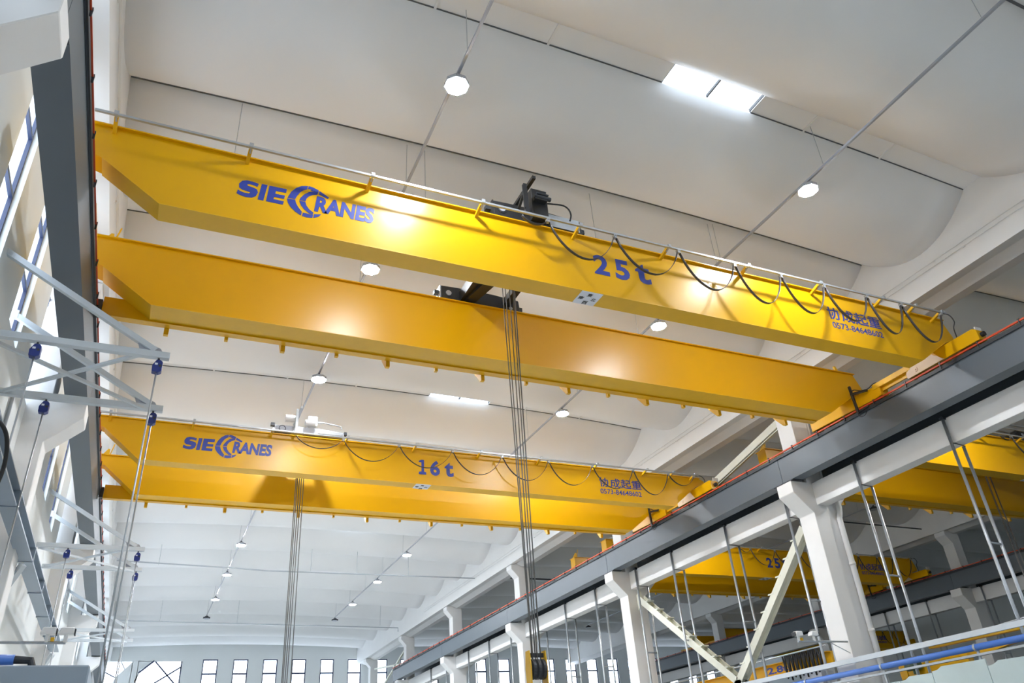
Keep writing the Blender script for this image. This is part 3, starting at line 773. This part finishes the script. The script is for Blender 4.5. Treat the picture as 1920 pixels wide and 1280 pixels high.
# ================================================================== RIGHT SIDE FITTINGS
for row, xo in ((0, 0.0), (1, DX)):
    for k, y in enumerate([14.12, 17.76, 21.3, 24.93, 28.86, 31.9, 35.94, 39.38, 43.0, 46.9, 50.5, 54.3, 58.9, 62.5]):
        if row and (k < 3 or k > 8): continue
        x = 21.31+xo
        e = empty('support_frame', (x+0.3, y, -1.6), 'galvanised pole pair with rung straddling the %s tie beams, %s from the near end' % (('near', 'far')[row], ORD[k]), 'frame', 'galvanised pole pairs')
        zf = 0.0
        build('pole', MB().tube([(x, y, -1.6), (x, y, 9.06)], 0.048, 10), M_GALV, e, smooth=True)
        build('pole', MB().tube([(x+0.62, y+0.08, -1.6), (x+0.62, y+0.08, 8.235)], 0.048, 10), M_GALV, e, smooth=True)
        build('rung', MB().tube([(x, y, 5.24), (x+0.62, y+0.08, 5.24)], 0.032, 8), M_GALV, e, smooth=True)
        build('clamp', MB().box(x-0.06, x+0.07, y-0.07, y+0.07, 9.0, 9.10), M_DARK, e)
        build('clamp_bolt', MB().bar((x, y-0.06, 8.22), (x+0.62, y+0.02, 8.22), 0.02), M_DARK, e)
ch = MB().prism([(20.93, 2.94), (20.93, 3.09), (21.03, 3.09), (21.03, 3.08), (20.94, 3.08), (20.94, 2.95), (21.03, 2.95), (21.03, 2.94)], 'y', 6, 31)
tag(build('steel_channel', ch, M_STEELW), 'long pale grey steel channel rising across the near right column', 'channel')
e = empty('air_pipe', (20.9, 18, 2.6), 'bright blue pipe running beneath the pale steel channel', 'pipe')
build('pipe_run', MB().tube([(20.9, 6, 2.66), (20.9, 34, 2.66)], 0.085, 14), M_BPIPE, e, smooth=True)
for y in (9.5, 12.2, 15.3, 18.6, 21.9, 25.2):
    build('pipe_clip', MB().tube([(20.9, y, 2.66), (20.9, y+0.06, 2.66)], 0.105, 14).bar((20.95, y+0.03, 2.6), (20.95, y+0.03, 2.2), 0.06), M_GALV, e)
build('cable_tray', MB().box(20.86, 21.0, 6, 34, 2.44, 2.50), M_GALV, e)
# partition sheets standing along the right edge
ys = [9.0, 10.9, 12.4, 13.9, 15.0, 16.75, 17.9, 19.6]
for k, (a, b) in enumerate(zip(ys, ys[1:])):
    z = 2.13 + (0.10, 0.02, 0.12, 0.05, 0.16, 0.06, 0.0)[k % 7]
    m = MB().prism([(a+0.01, -1.6), (b-0.01, -1.6), (b-0.01, z-0.04), (b-0.2, z-0.02), (b-0.35, z+0.05), (a+0.01, z+0.03)], 'x', 20.66, 20.70)
    tag(build('partition_sheet', m, M_PANEL), 'pale green grey partition sheet at lower right, %s from the near end' % ORD[k], 'panel', 'partition sheets')
# V bracing between the first two columns
def brace(pa, pb, label, battens):
    e = empty('steel_brace', (21.66, (pa[0]+pb[0])/2, min(pa[1], pb[1])), label, 'brace', 'cream V braces between columns')
    for s in (-1, 1):
        build('flange', MB().bar((21.66+s*0.16, *pa), (21.66+s*0.16, *pb), 0.30, 0.02, up=(1, 0, 0)), M_BRACE, e)
    build('web', MB().bar((21.66, *pa), (21.66, *pb), 0.016, 0.31, up=(1, 0, 0)), M_BRACE, e)
    d = Vector((0, pb[0]-pa[0], pb[1]-pa[1])); L = d.length; d.normalize()
    n = Vector((0, -d.z, d.y)); 
    if n.z < 0: n = -n
    for k in range(battens):
        t = (k+0.8)/battens*L
        p = Vector((21.66, *pa)) + d*t + n*0.16
        build('step_plate', MB().bar(p+Vector((-0.18, 0, 0)), p+Vector((0.18, 0, 0)), 0.30, 0.05, up=(0, 0, 1)), M_BRACE, e)
    g = Vector((21.66, *pa))
    build('gusset', MB().prism([(pa[0], pa[1]+0.35), (pa[0]-0.25*(1 if d.y > 0 else -1), pa[1]+0.2), (pa[0]-0.25*(1 if d.y > 0 else -1), pa[1]-0.5), (pa[0]+0.12*(1 if d.y > 0 else -1), pa[1]-0.25)], 'x', 21.60, 21.72), M_BRACE, e)
    return e
brace((20.95, 7.75), (26.35, 3.1), 'cream steel brace leaning away from the near right column', 9)
brace((32.3, 7.75), (26.05, 3.1), 'cream steel brace with step plates leaning from the second right column', 9)
o = build('roof_brace', MB().bar((21.55, 20.7, 11.95), (21.55, 30.9, 9.9), 0.08, 0.30, up=(0, 0, 1)).bar((21.62, 20.7, 11.75), (21.62, 30.9, 9.72), 0.10, 0.03), M_BRACE)
tag(o, 'pale diagonal steel brace above the right runway between the first two columns', 'brace')
o = build('roof_brace', MB().bar((21.55, 69.6, 11.9), (21.55, 79.9, 8.8), 0.14, 0.14).bar((21.55, 80.2, 11.6), (21.55, 70.2, 10.6), 0.14, 0.14), M_BRACE)
tag(o, 'crossed thin white braces past the far end of the right runway', 'brace')

# cameras on poles
def cctv(label, x0, x1, y, z, heads):
    e = empty('security_camera', (x0, y, z), label, 'camera', 'white security cameras on arms')
    build('arm', MB().tube([(x0, y, z), (x1, y, z)], 0.03, 8).bar((x0, y, z-0.35), (x0+(x1-x0)*0.35, y, z-0.04), 0.02), M_GALV, e)
    for hx, dirx in heads:
        b = MB().prism([(hx-0.16, z+0.16), (hx-0.10, z+0.30), (hx+0.14, z+0.30), (hx+0.16, z+0.16)], 'y', y-0.1, y+0.1)
        h = build('camera_head', b, M_WHITE, e, bevel=0.02)
        build('lens_face', MB().box(hx+dirx*0.16-0.012, hx+dirx*0.16+0.012, y-0.09, y+0.09, z+0.15, z+0.27), M_DARK, h)
        build('mount', MB().tube([(hx, y, z), (hx, y, z+0.17)], 0.04, 8), M_WHITE, h)
    build('junction_box', MB().box(heads[0][0]+0.07, heads[0][0]+0.14, y-0.05, y+0.02, z+0.02, z+0.1), M_YELD, e)
    return e
cctv('pair of white security cameras on an arm of the near right column', 21.15, 19.05, 19.95, 3.62, ((19.1, -1), (19.75, 1)))
cctv('pair of white security cameras on an arm at lower left', -3.48, -1.42, 19.4, 3.36, ((-1.78, 1), (-1.44, 1)))

# small yellow beam crane behind the channel, and a second one
e = empty('jib_crane', (23.2, 26, 3.4), 'small yellow beam crane with bunched cables behind the V brace', 'crane', 'small low cranes in the next hall')
g = build('girder', MB().box(23.15, 23.25, 22.75, 34, 3.38, 3.78).box(23.0, 23.4, 22.75, 34, 3.78, 3.81).box(23.0, 23.4, 22.75, 34, 3.35, 3.38), M_YEL, e)
def text_x(name, body, y0, y1, z0, z1, x, parent):
    o = text_mesh(name, body, 0, 1, 0, 1, 0, parent, bold=0.03)
    o0 = origin_of(parent)
    for v in o.data.vertices:
        u = v.co + o0; zz = u.z - CZ
        v.co = Vector((x + u.y, y0 + (y1-y0)*u.x, CZ + z0 + (z1-z0)*zz)) - o0
text_x('capacity_lettering', '2.8t', 26.3, 25.1, 3.47, 3.72, 23.148, g)
build('festoon_rail', MB().tube([(22.85, 22.6, 3.98), (22.85, 33, 3.98)], 0.03, 8), M_GALV, e)
for k in range(14):
    y = 22.95 + 0.14*k + 0.05*(k % 3)
    build('festoon_cable', MB().tube([(22.85, y, 3.95), (22.82, y+0.02, 3.6), (22.85, y+0.06, 3.25-0.08*(k % 3)), (22.87, y+0.12, 3.6), (22.85, y+0.14, 3.95)], 0.035, 6), M_RUB, e, smooth=True)
build('electric_hoist', MB().box(22.9, 23.5, 23.2, 24.2, 2.75, 3.2).cyl((23.2, 23.0, 2.9), (23.2, 24.5, 2.9), 0.18, 16), M_SILV, e)
e = empty('jib_crane', (24, 19, 2.7), 'small yellow beam crane with green motor above the partition sheets', 'crane', 'small low cranes in the next hall')
build('end_box', MB().box(23.9, 24.15, 17.9, 20.55, 2.55, 2.92).box(23.86, 24.2, 20.3, 20.6, 2.5, 3.0), M_YEL, e, bevel=0.01)
build('arm_girder', MB().prism([(15.9, 3.02), (16.6, 3.14), (18.6, 3.12), (18.9, 3.0), (18.9, 2.86), (17.0, 2.86)], 'x', 23.92, 24.12), M_YEL, e)
build('top_beam', MB().box(23.9, 24.1, 15.5, 19.2, 3.28, 3.34), M_YELD, e)
build('drive_motor', MB().cyl((23.7, 19.6, 2.85), (23.7, 20.1, 2.85), 0.14, 14).cyl((23.75, 19.85, 2.6), (23.75, 19.85, 3.0), 0.09, 12), M_GREEN, e)
build('supply_pipe', MB().tube([(23.8, 15.4, 3.55), (23.8, 17.6, 3.42), (23.8, 20.2, 3.38)], 0.035, 8), M_GALV, e)

# ================================================================== LEFT SIDE FITTINGS
def wall_bracket(label, ya, yb, full=True):
    e = empty('wall_bracket', (-3.4, (ya+yb)/2, 7.55), label, 'bracket', 'white steel wall brackets')
    s = 0.13
    for y in (ya, yb):
        build('arm', MB().box(-3.49, -0.32, y-s/2, y+s/2, 7.55, 7.55+s), M_STEELW, e, bevel=0.006)
        build('tie_rod', MB().bar((-3.46, y, 9.40), (-0.58, y, 7.70), 0.11, 0.11), M_STEELW, e)
        build('gusset', MB().prism([(-0.85, 7.68), (-0.45, 7.68), (-0.5, 7.76), (-0.95, 7.94)], 'y', y-0.01, y+0.01), M_SILV, e)
    build('cross_bar', MB().bar((-0.85, ya+0.05, 7.60), (-3.3, yb-0.05, 7.60), 0.07, 0.06), M_STEELW, e)
    build('cross_bar', MB().bar((-3.3, ya+0.05, 7.54), (-0.6, yb-0.05, 7.54), 0.07, 0.06), M_STEELW, e)
    build('tie_lug', MB().box(-3.5, -3.40, ya-0.06, ya+0.06, 9.32, 9.5).box(-3.5, -3.40, yb-0.06, yb+0.06, 9.32, 9.5), M_STEELW, e)
    return e
def balancer(label, x, y, z, zlow):
    e = empty('load_balancer', (x, y, z), label, 'balancer', 'blue balancers hanging from the wall brackets')
    b = build('case', MB().prism([(x-0.085, z), (x-0.09, z+0.12), (x-0.03, z+0.24), (x+0.05, z+0.24), (x+0.085, z+0.2), (x+0.085, z+0.02), (x+0.03, z-0.02)], 'y', y-0.07, y+0.07), M_BOX, e, bevel=0.008)
    build('label_plate', MB().box(x-0.05, x+0.0, y-0.074, y-0.071, z+0.13, z+0.17), M_SIGN, b)
    build('dial', MB().ring((x+0.045, y-0.073, z+0.12), 'y', 0.0, 0.025, 0.006), M_DARK, b)
    build('shackle', MB().tube([(x, y, z+0.23), (x, y, z+0.30)], 0.02, 6), M_DARK, e)
    build('rope', MB().tube([(x, y, z), (x, y, zlow)], 0.016, 6), M_GALV, e, smooth=True)
    return e
wall_bracket('nearest white steel wall bracket of crossed bars projecting from the window wall', 14.2, 16.6)
wall_bracket('second white steel wall bracket beyond the first left column', 27.45, 30.0)
wall_bracket('third white steel wall bracket, far down the left wall', 40.8, 43.3)
for nm, ya, yb in (('nearest', 14.2, 16.6), ('second', 27.45, 30.0)):
    for lab, y in (('near', ya), ('far', yb)):
        balancer('blue balancer with rope under the tip of the %s arm of the %s wall bracket' % (lab, nm), -0.50, y, 7.25, 0.5)
        balancer('blue balancer with rope near the wall under the %s arm of the %s wall bracket' % (lab, nm), -2.5, y, 7.25, 0.5)
# low steel runway with stiffeners on the left wall
e = empty('low_runway_beam', (-2.65, 20, 5.0), 'blue grey steel beam with stiffeners low along the left wall', 'beam')
build('bottom_flange', MB().box(-2.88, -2.57, 8.5, 33, 5.40, 5.44), M_LOW, e)
build('web', MB().box(-2.73, -2.71, 8.5, 33, 5.44, 5.72), M_LOW, e)
build('top_flange', MB().box(-2.88, -2.57, 8.5, 33, 5.72, 5.75), M_LOW, e)
for y in (13.2, 16.9, 20.9, 24.0, 27.0, 30.0):
    build('stiffener', MB().box(-2.89, -2.56, y, y+0.08, 5.38, 5.72), M_LOW, e)
for k, y in enumerate((21.2, 33.1)):
    build('bracket_strut', MB().bar((-3.3, y, 4.2), (-2.7, y-0.6, 5.25), 0.12), M_STEELW, e)
tag(build('hose', MB().tube(smooth_path([(-2.65, 12.9, 5.35), (-2.52, 13.0, 5.47), (-2.38, 13.2, 5.3), (-2.36, 13.5, 4.9), (-2.46, 13.6, 4.3), (-2.6, 13.6, 3.4)]), 0.032, 8), M_RUB, smooth=True), 'thick black hose looping off the low left beam', 'hose')
# enclosure roof at the lower left corner and the pipe on it
m = MB().box(-3.36, -0.56, 12.4, 17.0, -1.6, 1.87)
tag(build('machine_enclosure', m, M_LOW, bevel=0.02), 'pale blue grey machine enclosure filling the lower left corner', 'enclosure')
m = MB().tube([(-2.4, 13.2, 2.06), (-1.55, 13.2, 2.06)], 0.07, 12)
e2 = tag(build('air_pipe', m, M_BPIPE, smooth=True), 'short blue pipe lying over the machine enclosure at lower left', 'pipe')
build('pipe_foot', MB().tube([(-1.55, 13.2, 2.06), (-1.35, 13.2, 2.05), (-1.28, 13.2, 1.88)], 0.055, 10), M_DARK, e2)
build('pipe_foot', MB().bar((-1.9, 13.2, 2.0), (-1.85, 13.2, 1.87), 0.05), M_DARK, e2)
# conduits on the left columns and wall
for k, y in enumerate((9.6, 17.9, 21.4)):
    tag(build('conduit', MB().tube([(-3.33, y, -1.6), (-3.33, y, 8.2)], 0.04, 8), M_GALV, smooth=True), 'grey vertical conduit on the left wall, %s from the near end' % ORD[k], 'conduit', 'vertical conduits on the left wall')
